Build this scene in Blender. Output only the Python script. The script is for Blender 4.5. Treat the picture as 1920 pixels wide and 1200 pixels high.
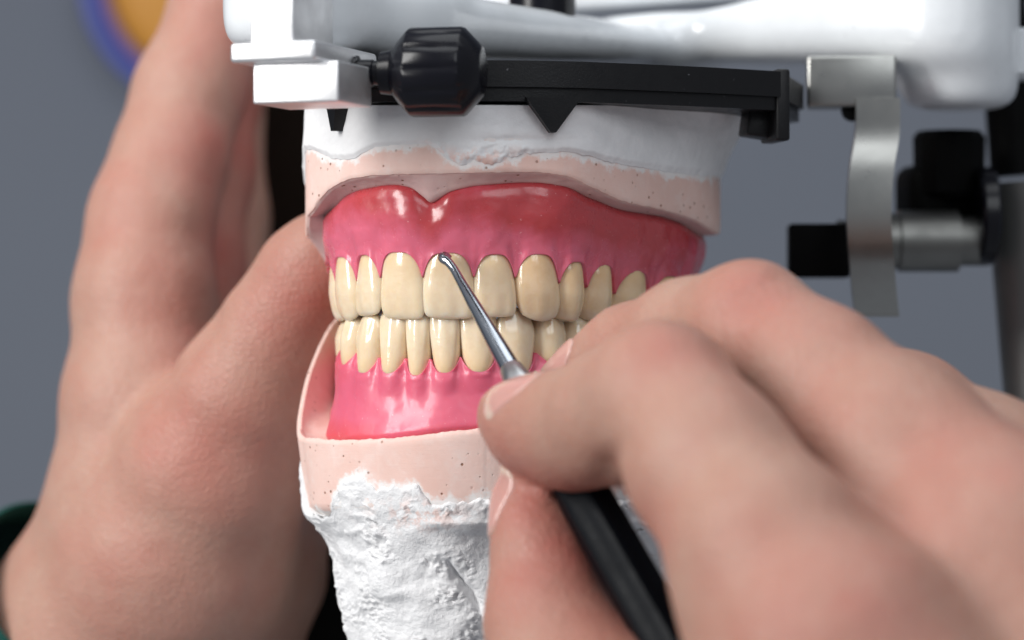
import bpy, bmesh, math
import numpy as np
from mathutils import Vector, Matrix
from mathutils.bvhtree import BVHTree

# ------------------------------------------------------------------ camera, world, lamps, exposure
sc = bpy.context.scene
for o in list(bpy.data.objects):
    bpy.data.objects.remove(o)
MM = 0.001
D = 470.0            # camera to the front teeth, mm
K = 10.7             # photograph pixels per mm at the front teeth
cam_d = bpy.data.cameras.new('camera'); cam = bpy.data.objects.new('camera', cam_d)
sc.collection.objects.link(cam); sc.camera = cam
cam.location = (0, -D*MM, 0); cam.rotation_euler = (math.pi/2, 0, 0)
cam_d.sensor_width = 36.0; cam_d.lens = 36.0*D/(1920/K)
cam_d.clip_start = 0.01; cam_d.clip_end = 20
cam_d.dof.use_dof = True; cam_d.dof.focus_distance = (D+1.5)*MM; cam_d.dof.aperture_fstop = 9.6

world = bpy.data.worlds.new('World'); sc.world = world; world.use_nodes = True
bg = world.node_tree.nodes['Background']
bg.inputs[0].default_value = (0.86, 0.91, 1.0, 1); bg.inputs[1].default_value = 0.29

def area(name, loc, target, size, power, col, sy=None):
    l = bpy.data.lights.new(name, 'AREA'); l.energy = power; l.color = col
    l.shape = 'RECTANGLE'; l.size = size*MM; l.size_y = (sy or size)*MM
    o = bpy.data.objects.new(name, l); sc.collection.objects.link(o)
    o.location = Vector(loc)*MM
    o.rotation_euler = (Vector(target)-Vector(loc)).to_track_quat('-Z', 'Y').to_euler()
    return o
area('key_lamp', (-620, -430, 340), (-10, 0, 0), 240, 8.6, (1.0, 0.985, 0.96), 640)
area('overhead_lamp', (40, -60, 480), (10, 10, 0), 420, 1.2, (0.95, 0.98, 1.0))
area('fill_lamp', (330, -900, 560), (20, 0, -10), 520, 2.7, (0.93, 0.97, 1.0))
sc.view_settings.view_transform = 'Standard'; sc.view_settings.look = 'None'
sc.view_settings.exposure = 0.0; sc.view_settings.gamma = 1.0

# ------------------------------------------------------------------ helpers
def P(px, py, Y):
    f = (D+Y)/D/K
    return np.array([(px-960)*f, Y, (600-py)*f])
def toX(px, Y): return (px-960)*(D+Y)/D/K
def toZ(py, Y): return (600-py)*(D+Y)/D/K
def topx(X, Y): return 960+X*K*D/(D+Y)

rng = np.random.RandomState(7)
_perm = rng.permutation(256); _perm = np.concatenate([_perm, _perm, _perm])
_grad = rng.normal(size=(256, 3)); _grad /= np.linalg.norm(_grad, axis=1)[:, None]
def perlin(p):
    p = np.asarray(p, float); i = np.floor(p).astype(int); f = p-i
    u = f*f*f*(f*(f*6-15)+10); i = i & 255
    out = 0
    for dx in (0, 1):
        for dy in (0, 1):
            for dz in (0, 1):
                h = _perm[_perm[_perm[(i[..., 0]+dx) & 255]+((i[..., 1]+dy) & 255)]+((i[..., 2]+dz) & 255)]
                g = _grad[h]
                d = g[..., 0]*(f[..., 0]-dx)+g[..., 1]*(f[..., 1]-dy)+g[..., 2]*(f[..., 2]-dz)
                w = (u[..., 0] if dx else 1-u[..., 0])*(u[..., 1] if dy else 1-u[..., 1])*(u[..., 2] if dz else 1-u[..., 2])
                out = out+d*w
    return out*1.5
def fbm(p, octv=4, gain=0.5):
    a = 1; s = 0
    for k in range(octv):
        s = s+a*perlin(p*(2.03**k)+k*17.3); a *= gain
    return s
def cell(p):
    """distance to nearest / second nearest jittered point and the nearest cell's random value"""
    p = np.asarray(p, float); i = np.floor(p).astype(int)
    d1 = np.full(p.shape[:-1], 9.0); d2 = d1.copy(); v = np.zeros(p.shape[:-1])
    for dx in (-1, 0, 1):
        for dy in (-1, 0, 1):
            for dz in (-1, 0, 1):
                c = i+np.array([dx, dy, dz]); cc = c & 255
                h = _perm[_perm[_perm[cc[..., 0]]+cc[..., 1]]+cc[..., 2]]
                q = c+0.5+0.45*_grad[h]
                d = np.linalg.norm(p-q, axis=-1)
                n = d < d1
                d2 = np.where(n, d1, np.minimum(d2, d)); v = np.where(n, h/255.0, v); d1 = np.where(n, d, d1)
    return d1, d2, v

def sstep(a, b, x):
    t = np.clip((x-a)/(b-a), 0, 1); return t*t*(3-2*t)
def curve(pts):
    a = np.array(pts, float)
    def f(x):
        # monotone-ish smooth interpolation
        xs, ys = a[:, 0], a[:, 1]
        x = np.clip(x, xs[0], xs[-1])
        i = np.clip(np.searchsorted(xs, x)-1, 0, len(xs)-2)
        d = np.diff(ys)/np.diff(xs)
        m = np.concatenate([[d[0]], np.where(d[:-1]*d[1:] > 0, 2*d[:-1]*d[1:]/(d[:-1]+d[1:]+1e-12), 0), [d[-1]]])
        h = xs[i+1]-xs[i]; t = (x-xs[i])/h
        return (ys[i]*(2*t**3-3*t**2+1)+m[i]*h*(t**3-2*t**2+t)+ys[i+1]*(-2*t**3+3*t**2)+m[i+1]*h*(t**3-t**2))
    return f

def link(o, parent=None):
    sc.collection.objects.link(o)
    if parent is not None: o.parent = parent
def empty(name, loc, label, cat, group=None):
    o = bpy.data.objects.new(name, None); o.empty_display_size = 0.01
    o.location = Vector(tuple(map(float, loc)))*MM; o['label'] = label; o['category'] = cat
    if group: o['group'] = group
    link(o); return o
_wl = {}
def wloc(o):
    v = Vector((0, 0, 0))
    while o is not None: v = v+Vector(o.location); o = o.parent
    return v
def mesh_obj(name, verts, faces, mat, parent=None, smooth=True, loc=None, attr=None, auto=None):
    """verts in world mm"""
    v = np.asarray(verts, float)*MM
    base = wloc(parent) if parent is not None else Vector((0, 0, 0))
    origin = (Vector(tuple(map(float, loc)))*MM) if loc is not None else Vector(tuple(v.mean(0)))
    me = bpy.data.meshes.new(name)
    me.from_pydata((v-np.array(origin)).tolist(), [], faces if isinstance(faces, list) else faces.tolist())
    me.update()
    bm = bmesh.new(); bm.from_mesh(me); bmesh.ops.recalc_face_normals(bm, faces=bm.faces); bm.to_mesh(me); bm.free()
    if smooth: me.polygons.foreach_set('use_smooth', [True]*len(me.polygons))
    if auto: me.set_sharp_from_angle(angle=math.radians(auto))
    if attr:
        for k, vals in attr.items():
            a = me.attributes.new(k, 'FLOAT', 'POINT'); a.data.foreach_set('value', np.asarray(vals, np.float32))
    me.materials.append(mat)
    o = bpy.data.objects.new(name, me); link(o, parent); o.location = origin-base
    return o
def bm_obj(name, bm, mat, parent=None, auto=35):
    me = bpy.data.meshes.new(name); bmesh.ops.recalc_face_normals(bm, faces=bm.faces)
    vs = [v.co.copy() for v in bm.verts]
    c = sum(vs, Vector((0, 0, 0)))/len(vs)
    for v in bm.verts: v.co = (v.co-c)*MM
    bm.to_mesh(me); bm.free()
    me.polygons.foreach_set('use_smooth', [True]*len(me.polygons)); me.set_sharp_from_angle(angle=math.radians(auto))
    me.materials.append(mat); o = bpy.data.objects.new(name, me); link(o, parent)
    o.location = c*MM-(wloc(parent) if parent is not None else Vector((0, 0, 0)))
    return o
def add_bevel(bm, w, seg=3, ang=30):
    es = [e for e in bm.edges if len(e.link_faces) == 2 and e.calc_face_angle(0) > math.radians(ang)]
    if w > 0 and es: bmesh.ops.bevel(bm, geom=es, offset=w, segments=seg, profile=0.5, affect='EDGES', clamp_overlap=True)
def box_bm(c, size, rz=0, bev=0.5, rx=0, ry=0, seg=3):
    bm = bmesh.new(); bmesh.ops.create_cube(bm, size=1)
    for v in bm.verts: v.co = Vector((v.co.x*size[0], v.co.y*size[1], v.co.z*size[2]))
    add_bevel(bm, bev, seg)
    M = Matrix.Translation(Vector(tuple(map(float, c)))) @ Matrix.Rotation(rz, 4, 'Z') @ Matrix.Rotation(ry, 4, 'Y') @ Matrix.Rotation(rx, 4, 'X')
    bm.transform(M); return bm
def lathe_bm(prof, a, b, n=48):
    """prof: (t along a->b in mm from a, radius)"""
    a = Vector(tuple(map(float, a))); b = Vector(tuple(map(float, b))); q = (b-a).to_track_quat('Z', 'X').to_matrix().to_4x4()
    bm = bmesh.new(); rings = []
    for t, r in prof:
        rings.append([bm.verts.new((r*math.cos(2*math.pi*k/n), r*math.sin(2*math.pi*k/n), t)) for k in range(n)])
    for i in range(len(rings)-1):
        for k in range(n):
            bm.faces.new((rings[i][k], rings[i][(k+1) % n], rings[i+1][(k+1) % n], rings[i+1][k]))
    bm.faces.new(rings[0][::-1]); bm.faces.new(rings[-1])
    bm.transform(Matrix.Translation(a) @ q); return bm
def prism_bm(poly, z0, z1, bev=0.5, seg=3):
    """plan polygon (x,y) extruded from z0 to z1"""
    bm = bmesh.new()
    lo = [bm.verts.new((p[0], p[1], z0)) for p in poly]; hi = [bm.verts.new((p[0], p[1], z1)) for p in poly]
    n = len(poly); bm.faces.new(lo[::-1]); bm.faces.new(hi)
    for i in range(n): bm.faces.new((lo[i], lo[(i+1) % n], hi[(i+1) % n], hi[i]))
    add_bevel(bm, bev, seg, 25); return bm
def grid_faces(nu, nv, wrap_u=False):
    f = []
    for i in range(nu if wrap_u else nu-1):
        i2 = (i+1) % nu
        for j in range(nv-1):
            f.append((i*nv+j, i2*nv+j, i2*nv+j+1, i*nv+j+1))
    return f

# ---- signed distance bodies and their surface
def smin(a, b, k):
    h = np.clip(k-np.abs(a-b), 0, None)/k
    return np.minimum(a, b)-h*h*k*0.25
def cone_sdf(p, a, b, r1, r2):
    ba = b-a; L2 = ba@ba
    t = np.clip(((p-a)@ba)/L2, 0, 1)
    d = np.linalg.norm(p-a-t[..., None]*ba, axis=-1)
    t2 = t*t*(3-2*t)*0.35+t*0.65
    return d-(r1+(r2-r1)*t2)
def surface_nets(F, o, h):
    S = F < 0
    nx, ny, nz = F.shape
    cnt = np.zeros((nx-1, ny-1, nz-1), int)
    for dx in (0, 1):
        for dy in (0, 1):
            for dz in (0, 1):
                cnt += S[dx:nx-1+dx, dy:ny-1+dy, dz:nz-1+dz]
    I = np.argwhere((cnt > 0) & (cnt < 8))
    idx = -np.ones(cnt.shape, int); idx[I[:, 0], I[:, 1], I[:, 2]] = np.arange(len(I))
    corners = [(a, b, c) for a in (0, 1) for b in (0, 1) for c in (0, 1)]
    V = np.stack([F[I[:, 0]+c[0], I[:, 1]+c[1], I[:, 2]+c[2]] for c in corners], 1)
    acc = np.zeros((len(I), 3)); n = np.zeros(len(I))
    for a in range(8):
        for b in range(a+1, 8):
            ca, cb = np.array(corners[a]), np.array(corners[b])
            if np.abs(ca-cb).sum() != 1: continue
            m = (V[:, a] < 0) != (V[:, b] < 0)
            t = np.where(m, V[:, a]/(V[:, a]-V[:, b]+1e-20), 0)
            acc += np.where(m[:, None], ca+t[:, None]*(cb-ca), 0); n += m
    verts = o+h*(I+acc/n[:, None])
    quads = []
    for ax in range(3):
        sl1 = [slice(None)]*3; sl2 = [slice(None)]*3
        sl1[ax] = slice(0, -1); sl2[ax] = slice(1, None)
        A, B = S[tuple(sl1)], S[tuple(sl2)]
        E = np.argwhere(A != B)
        o1, o2 = [(1, 2), (2, 0), (0, 1)][ax]
        ok = (E[:, o1] > 0) & (E[:, o2] > 0) & (E[:, o1] < F.shape[o1]-1) & (E[:, o2] < F.shape[o2]-1); E = E[ok]
        e1 = np.zeros(3, int); e1[o1] = 1; e2 = np.zeros(3, int); e2[o2] = 1
        q = [E-e1-e2, E-e2, E, E-e1]
        q = np.stack([idx[c[:, 0], c[:, 1], c[:, 2]] for c in q], 1)
        fl = A[E[:, 0], E[:, 1], E[:, 2]]
        q = np.where(fl[:, None], q, q[:, ::-1])
        quads.append(q)
    return verts, np.concatenate(quads)
def relax(v, q, it=3, lam=0.5):
    n = len(v)
    e = np.concatenate([q[:, [0, 1]], q[:, [1, 2]], q[:, [2, 3]], q[:, [3, 0]]])
    deg = np.bincount(e[:, 0], minlength=n)+np.bincount(e[:, 1], minlength=n)
    for _ in range(it):
        s = np.zeros((n, 3))
        for k in range(3):
            s[:, k] = np.bincount(e[:, 0], v[e[:, 1], k], n)+np.bincount(e[:, 1], v[e[:, 0], k], n)
        v = v+lam*(s/deg[:, None]-v)
    return v

# ------------------------------------------------------------------ materials
class NT:
    def __init__(s, name):
        s.m = bpy.data.materials.new(name); s.m.use_nodes = True; s.t = s.m.node_tree
        s.b = s.t.nodes['Principled BSDF']
    def n(s, typ, **kw):
        x = s.t.nodes.new(typ)
        for k, v in kw.items():
            if k.startswith('i_'): x.inputs[k[2:].replace('_', ' ')].default_value = v
            else: setattr(x, k, v)
        return x
    def l(s, a, b): s.t.links.new(a, b)
    def set(s, **kw):
        for k, v in kw.items(): s.b.inputs[k.replace('_', ' ')].default_value = v
        return s
    def coord(s): return s.n('ShaderNodeTexCoord').outputs['Object']
    def noise(s, scale, detail=4, rough=0.55, c=None):
        x = s.n('ShaderNodeTexNoise'); x.inputs['Scale'].default_value = scale
        x.inputs['Detail'].default_value = detail; x.inputs['Roughness'].default_value = rough
        s.l(c if c is not None else s.coord(), x.inputs['Vector']); return x.outputs['Fac']
    def ramp(s, fac, stops):
        r = s.n('ShaderNodeValToRGB'); e = r.color_ramp.elements
        while len(e) < len(stops): e.new(0.5)
        for i, (p, c) in enumerate(stops):
            e[i].position = p; e[i].color = (c if len(c) == 4 else (*c, 1))
        s.l(fac, r.inputs[0]); return r.outputs[0]
    def mix(s, fac, a, b, mode='MIX'):
        x = s.n('ShaderNodeMix', data_type='RGBA', blend_type=mode)
        for v, i in ((fac, 0), (a, 6), (b, 7)):
            if hasattr(v, 'default_value'): s.l(v, x.inputs[i])
            else: x.inputs[i].default_value = v if not isinstance(v, tuple) or len(v) == 4 else (*v, 1)
        return x.outputs[2]
    def bump(s, h, strength, dist_mm, prev=None):
        x = s.n('ShaderNodeBump'); x.inputs['Strength'].default_value = strength
        x.inputs['Distance'].default_value = dist_mm*MM; s.l(h, x.inputs['Height'])
        if prev is not None: s.l(prev, x.inputs['Normal'])
        return x.outputs[0]
    def attr(s, name):
        x = s.n('ShaderNodeAttribute'); x.attribute_name = name; return x.outputs['Fac']
    def mth(s, op, a, b=0.0):
        x = s.n('ShaderNodeMath', operation=op)
        for i, v in enumerate((a, b)):
            if hasattr(v, 'default_value'): s.l(v, x.inputs[i])
            else: x.inputs[i].default_value = v
        return x.outputs[0]

def skin_mat(name, tone):
    t = NT(name); c = t.coord()
    n1 = t.noise(70, 5, 0.62, c); n2 = t.noise(420, 5, 0.65, c)
    base = t.mix(t.ramp(n1, [(0.35, (0, 0, 0)), (0.68, (1, 1, 1))]), tone[0], tone[1])
    n4 = t.ramp(t.noise(45, 4, 0.6, c), [(0.48, (0, 0, 0)), (0.78, (0.38,)*3)])
    red = t.mth('ADD', n4, t.mth('MULTIPLY', t.attr('red'), t.mth('ADD', 0.45, t.mth('MULTIPLY', n1, 1.1))))
    x = t.n('ShaderNodeClamp'); t.l(red, x.inputs[0])
    col = t.mix(x.outputs[0], base, tone[2])
    col = t.mix(t.ramp(n2, [(0.35, (0, 0, 0)), (0.75, (0.28, 0.28, 0.28))]), col, tone[3])
    t.l(col, t.b.inputs['Base Color'])
    t.set(Roughness=0.5, Subsurface_Weight=0.35, Subsurface_Scale=0.0012, Subsurface_Radius=(1.0, 0.35, 0.2), Specular_IOR_Level=0.35)
    vo = t.n('ShaderNodeTexVoronoi'); vo.inputs['Scale'].default_value = 1300; t.l(c, vo.inputs['Vector'])
    vo2 = t.n('ShaderNodeTexVoronoi', feature='DISTANCE_TO_EDGE'); vo2.inputs['Scale'].default_value = 620; t.l(c, vo2.inputs['Vector'])
    b0 = t.bump(t.ramp(vo2.outputs['Distance'], [(0.0, (0, 0, 0)), (0.12, (1, 1, 1))]), 0.5, 0.12)
    b1 = t.bump(vo.outputs['Distance'], 0.5, 0.14, b0)
    b2 = t.bump(t.noise(240, 4, 0.65, c), 0.5, 0.55, b1)
    t.l(b2, t.b.inputs['Normal']); return t.m
SKIN_R = skin_mat('skin_right', ((0.405, 0.253, 0.196), (0.38, 0.209, 0.157), (0.40, 0.119, 0.097), (0.34, 0.165, 0.125)))
SKIN_L = skin_mat('skin_left', ((0.46, 0.288, 0.225), (0.43, 0.24, 0.183), (0.43, 0.12, 0.095), (0.37, 0.18, 0.138)))

t = NT('fingernail'); t.set(Base_Color=(0.62, 0.30, 0.245, 1), Roughness=0.2, Subsurface_Weight=0.2, Subsurface_Scale=0.001, Subsurface_Radius=(1, .4, .25))
t.l(t.mix(t.attr('tip'), (0.50, 0.27, 0.235), (0.60, 0.46, 0.38)), t.b.inputs['Base Color'])
t.l(t.bump(t.noise(600, 2, 0.5), 0.15, 0.1), t.b.inputs['Normal']); NAIL = t.m

def tooth_mat(name, body, neck, tip):
    t = NT(name); c = t.coord()
    h = t.attr('height')
    oi = t.n('ShaderNodeObjectInfo').outputs['Random']
    col = t.ramp(h, [(0.0, tuple(x*k for x, k in zip(tip, (.88, .90, .93)))), (0.07, tip), (0.2, body), (0.5, body), (0.88, neck)])
    col = t.mix(t.mth('MULTIPLY', oi, .55), col, tuple(x*k for x, k in zip(body, (.93, .88, .78))))
    n = t.noise(330, 3, 0.6, c)
    col = t.mix(t.ramp(n, [(0.42, (0, 0, 0)), (0.72, (0.5, 0.5, 0.5))]), col, tuple(x*0.93 for x in neck))
    t.l(col, t.b.inputs['Base Color'])
    t.set(Roughness=0.15, Subsurface_Weight=0.6, Subsurface_Scale=0.002, Subsurface_Radius=(1, .75, .45), Specular_IOR_Level=0.5, Coat_Weight=0.5, Coat_Roughness=0.05)
    w = t.n('ShaderNodeMapping'); w.inputs['Scale'].default_value = (1, 1, 3.0); t.l(c, w.inputs[0])
    b1 = t.bump(t.noise(260, 3, 0.5, w.outputs[0]), 0.22, 0.35)
    t.l(b1, t.b.inputs['Normal']); return t.m
TOOTH = tooth_mat('tooth_ivory', (0.84, 0.70, 0.52), (0.78, 0.56, 0.325), (0.83, 0.735, 0.585))
TOOTH_SHADED = tooth_mat('tooth_ivory_shaded', (0.78, 0.60, 0.405), (0.70, 0.46, 0.245), (0.75, 0.605, 0.45))  # darker copy for the right-hand teeth; their shade is put into the colour

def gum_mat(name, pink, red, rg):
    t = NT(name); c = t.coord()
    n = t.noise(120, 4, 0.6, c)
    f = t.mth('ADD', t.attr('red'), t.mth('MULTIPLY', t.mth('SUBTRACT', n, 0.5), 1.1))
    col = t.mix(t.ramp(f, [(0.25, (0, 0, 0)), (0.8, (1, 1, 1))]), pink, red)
    n3 = t.noise(1700, 2, 0.6, c)
    col = t.mix(t.ramp(n3, [(0.69, (0, 0, 0)), (0.76, (0.45, 0.45, 0.45))]), col, (0.85, 0.50, 0.50))
    t.l(col, t.b.inputs['Base Color'])
    t.l(t.ramp(n, [(0.3, (rg,)*3), (0.7, (rg+.14,)*3)]), t.b.inputs['Roughness'])
    t.set(Subsurface_Weight=0.5, Subsurface_Scale=0.0016, Subsurface_Radius=(1, .25, .2), Coat_Weight=0.2, Coat_Roughness=0.12)
    b1 = t.bump(t.noise(190, 3, 0.5, c), 0.22, 0.5); b2 = t.bump(t.noise(1500, 2, 0.6, c), 0.1, 0.12, b1)
    t.l(b2, t.b.inputs['Normal']); return t.m
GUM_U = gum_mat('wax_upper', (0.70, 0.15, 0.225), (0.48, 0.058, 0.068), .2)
GUM_L = gum_mat('wax_lower', (0.68, 0.12, 0.195), (0.66, 0.095, 0.125), .36)

def stone_mat(name, c1, c2, pits):
    t = NT(name); c = t.coord()
    n = t.noise(85, 5, 0.6, c)
    col = t.mix(t.ramp(n, [(0.35, (0, 0, 0)), (0.7, (1, 1, 1))]), c1, c2)
    vo = t.n('ShaderNodeTexVoronoi'); vo.inputs['Scale'].default_value = 560; t.l(c, vo.inputs['Vector'])
    vd = vo.outputs['Distance']
    pit = t.ramp(vd, [(0.10, (1, 1, 1)), (0.17, (0, 0, 0))])
    gate = t.ramp(t.noise(150, 2, 0.5, c), [(0.46, (0, 0, 0)), (0.60, (1, 1, 1))])
    pm = t.mix(1.0, pit, gate, 'MULTIPLY')
    nm = t.noise(300, 5, 0.65, c)
    col = t.mix(t.ramp(nm, [(0.5, (0, 0, 0)), (0.75, (.45, .45, .45))]), col, (0.80, 0.68, 0.64))
    sm = t.mth('ADD', t.mth('MULTIPLY', t.attr('smear'), .62), t.mth('MULTIPLY', t.mth('SUBTRACT', nm, .5), 1.2))
    col = t.mix(t.ramp(sm, [(0.36, (0, 0, 0)), (0.56, (.9, .9, .9))]), col, (0.80, 0.78, 0.77))
    col = t.mix(t.mth('MULTIPLY', t.attr('land_tint'), t.ramp(n, [(0.3, (0.3,)*3), (0.65, (.9,)*3)])), col, (0.62, 0.42, 0.41))  # greyer, slightly darker tint on the ledge between rim and gum
    col = t.mix(pm, col, pits); t.l(col, t.b.inputs['Base Color'])
    t.set(Roughness=0.8, Subsurface_Weight=0.12, Subsurface_Scale=0.001, Subsurface_Radius=(1, .5, .4), Specular_IOR_Level=0.3)
    inv = t.mth('SUBTRACT', 1.0, pm)
    b1 = t.bump(inv, 0.6, 0.25); mp = t.n('ShaderNodeMapping'); mp.inputs['Scale'].default_value = (.25, .25, 3.0); t.l(c, mp.inputs[0])
    b2 = t.bump(t.noise(900, 4, 0.6, c), 0.25, 0.2, b1); b2 = t.bump(t.noise(700, 3, 0.6, mp.outputs[0]), 0.22, 0.15, b2)
    t.l(b2, t.b.inputs['Normal']); return t.m
STONE = stone_mat('pink_dental_stone', (0.79, 0.575, 0.515), (0.73, 0.49, 0.425), (0.30, 0.15, 0.10))

def plaster_mat(name, rough_b, c1=(0.82, 0.82, 0.83), c2=(0.74, 0.74, 0.75)):
    t = NT(name); c = t.coord()
    n = t.noise(140, 6, 0.65, c)
    col = t.mix(t.ramp(n, [(0.3, (0, 0, 0)), (0.7, (1, 1, 1))]), c1, c2)
    pk = t.mth('MULTIPLY', t.attr('pink'), t.ramp(t.noise(420, 4, 0.6, c), [(0.46, (0, 0, 0)), (0.56, (1, 1, 1))]))
    col = t.mix(pk, col, (0.74, 0.47, 0.40))
    t.l(col, t.b.inputs['Base Color']); t.set(Roughness=0.95, Specular_IOR_Level=0.08)
    b1 = t.bump(t.noise(500, 6, 0.7, c), rough_b, 0.5); b2 = t.bump(t.noise(1800, 4, 0.75, c), rough_b, 0.25, b1)
    t.l(b2, t.b.inputs['Normal']); return t.m
PLASTER_U = plaster_mat('plaster_smooth', 0.25)
PLASTER_L = plaster_mat('plaster_rough', 0.75, (0.84, 0.84, 0.85), (0.76, 0.76, 0.77))

def paint_mat(name, col, rough, bumpst=0.05, scale=1500, metal=0.0, coat=0.0, spec=0.5, dirt=None):
    t = NT(name); c = t.coord()
    n = t.noise(scale*0.2, 4, 0.6, c)
    cc = t.mix(t.ramp(n, [(0.4, (0, 0, 0)), (0.75, (1, 1, 1))]), col, tuple(x*0.9 for x in col))
    if dirt:
        cc = t.mix(t.ramp(t.noise(900, 2, 0.5, c), [(0.73, (0, 0, 0)), (0.78, (1, 1, 1))]), cc, dirt)
    t.l(cc, t.b.inputs['Base Color'])
    t.l(t.ramp(n, [(0.3, (rough*0.85,)*3), (0.7, (rough*1.2,)*3)]), t.b.inputs['Roughness'])
    t.set(Metallic=metal, Coat_Weight=coat, Specular_IOR_Level=spec)
    t.l(t.bump(t.noise(scale, 4, 0.6, c), bumpst, 0.2), t.b.inputs['Normal']); return t.m
WHITE = paint_mat('white_enamel', (0.74, 0.765, 0.79), 0.22, 0.03, 500, coat=0.3, dirt=(0.45, 0.45, 0.47))
BLACK = paint_mat('black_anodised', (0.005, 0.005, 0.006), 0.36, 0.2, 2600, spec=0.3, dirt=(0.10, 0.10, 0.11))
BLACKG = paint_mat('black_knob', (0.004, 0.004, 0.007), 0.24, 0.04, 900, spec=0.28)
DARK = paint_mat('dark_plastic', (0.003, 0.003, 0.003), 0.55, 0.1, 700, spec=0.06)
ALU = paint_mat('brushed_aluminium', (0.86, 0.86, 0.87), 0.42, 0.15, 900, metal=0.9)
STEEL = paint_mat('bracket_steel', (0.36, 0.36, 0.345), 0.30, 0.06, 600, metal=1.0)
STEELD = paint_mat('dull_steel', (0.20, 0.20, 0.19), 0.42, 0.06, 600, metal=1.0)
TOOL = paint_mat('polished_steel', (0.42, 0.45, 0.50), 0.16, 0.05, 2200, metal=1.0)
COLLAR = paint_mat('satin_steel', (0.55, 0.56, 0.57), 0.34, 0.08, 2000, metal=1.0)
GRIP = paint_mat('black_grip', (0.003, 0.004, 0.006), 0.4, 0.2, 1200, spec=0.07, dirt=(0.08, 0.09, 0.10))
CLOTH = paint_mat('green_cloth', (0.012, 0.075, 0.062), 0.85, 0.6, 1800, spec=0.2)
ORANGE = paint_mat('orange_plastic', (0.70, 0.30, 0.03), 0.5, 0.05, 60)
BLUE = paint_mat('blue_plastic', (0.018, 0.05, 0.46), 0.4, 0.05, 60)
t = NT('wall_paint'); n = t.noise(3.0, 3, 0.5)
t.l(t.mix(n, (0.155, 0.172, 0.208), (0.185, 0.203, 0.24)), t.b.inputs['Base Color']); t.set(Roughness=0.9)
t.l(t.bump(t.noise(240, 4, 0.6), 0.2, 0.5), t.b.inputs['Normal']); WALLM = t.m

# ------------------------------------------------------------------ the setting
bm = box_bm((0, 815, 0), (4200, 30, 2800), 0, 0)
w = bm_obj('wall', bm, WALLM); w['kind'] = 'structure'

# ------------------------------------------------------------------ the dental arches
class Arch:
    def __init__(s, pts, n=520):
        """pts: plan points in mm, from the back of the far-left side round the front to the back of the right side"""
        p = np.array(pts, float)
        q = np.vstack([2*p[0]-p[1], p, 2*p[-1]-p[-2]]); out = []; tk = []
        for i in range(1, len(q)-2):
            for t in np.linspace(0, 1, 40, endpoint=False):
                a, b, c, d = q[i-1], q[i], q[i+1], q[i+2]
                out.append(0.5*((2*b)+(c-a)*t+(2*a-5*b+4*c-d)*t*t+(3*b-3*c+d-a)*t**3)); tk.append(i-1+t)
        out.append(p[-1]); tk.append(len(p)-1); out = np.array(out)
        L = np.concatenate([[0], np.cumsum(np.linalg.norm(np.diff(out, axis=0), axis=1))])
        s.s = np.linspace(0, L[-1], n); s.C = np.stack([np.interp(s.s, L, out[:, k]) for k in (0, 1)], 1)
        s.knot_s = np.interp(np.arange(len(p)), tk, L)
        T = np.gradient(s.C, axis=0); T /= np.linalg.norm(T, axis=1)[:, None]
        N = np.stack([T[:, 1], -T[:, 0]], 1)
        k = np.exp(-np.linspace(-2, 2, 31)**2); k /= k.sum()
        for c in (0, 1): N[:, c] = np.convolve(np.pad(N[:, c], 15, 'edge'), k, 'valid')
        s.N = N/np.linalg.norm(N, axis=1)[:, None]
        px = topx(s.C[:, 0], s.C[:, 1]); i0 = np.argmin(px); s.i0 = i0
        vx = px.copy(); vx[:i0] = px[i0]-(s.s[i0]-s.s[:i0])*K
        i1 = np.argmax(px); vx[i1:] = px[i1]+(s.s[i1:]-s.s[i1])*K
        s.vx = np.maximum.accumulate(vx); s.n = n
    def vxo(s, off):
        p = s.at(off); d = topx(p[:, 0], p[:, 1])-topx(s.C[:, 0], s.C[:, 1])
        return np.maximum.accumulate(s.vx+d)
    def at(s, off):
        """plan points at an outward offset (array over s)"""
        return s.C+s.N*np.broadcast_to(np.asarray(off, float), (s.n,))[:, None]
    def row(s, off, y):
        """3D row at the offset with the picture height y (photograph pixels)"""
        p = s.at(off); return np.column_stack([p, toZ(np.broadcast_to(y, (s.n,)), p[:, 1])])

# boundaries between neighbouring teeth: (photo x, depth Y)
UB = [(648, 58), (640, 47), (633, 36), (627, 25), (624, 16), (663, 9.8), (708, 5.0), (790, 0.6), (889, -0.4), (968, 0.9), (1052, 3.2), (1106, 7.9),
      (1158, 13.2), (1226, 21.5), (1280, 31), (1305, 42), (1308, 54)]
LB = [(664, 58), (656, 47), (649, 36), (640, 26), (634, 17), (663, 11.2), (706, 6.8), (757, 4.2), (804, 2.6), (863, 1.8), (933, 2.4), (1008, 5.0), (1073, 9.0),
      (1130, 14.5), (1210, 23), (1262, 33), (1285, 44), (1288, 56)]
UA = Arch([(toX(x, y), y) for x, y in UB]); LA = Arch([(toX(x, y), y) for x, y in LB])

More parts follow.
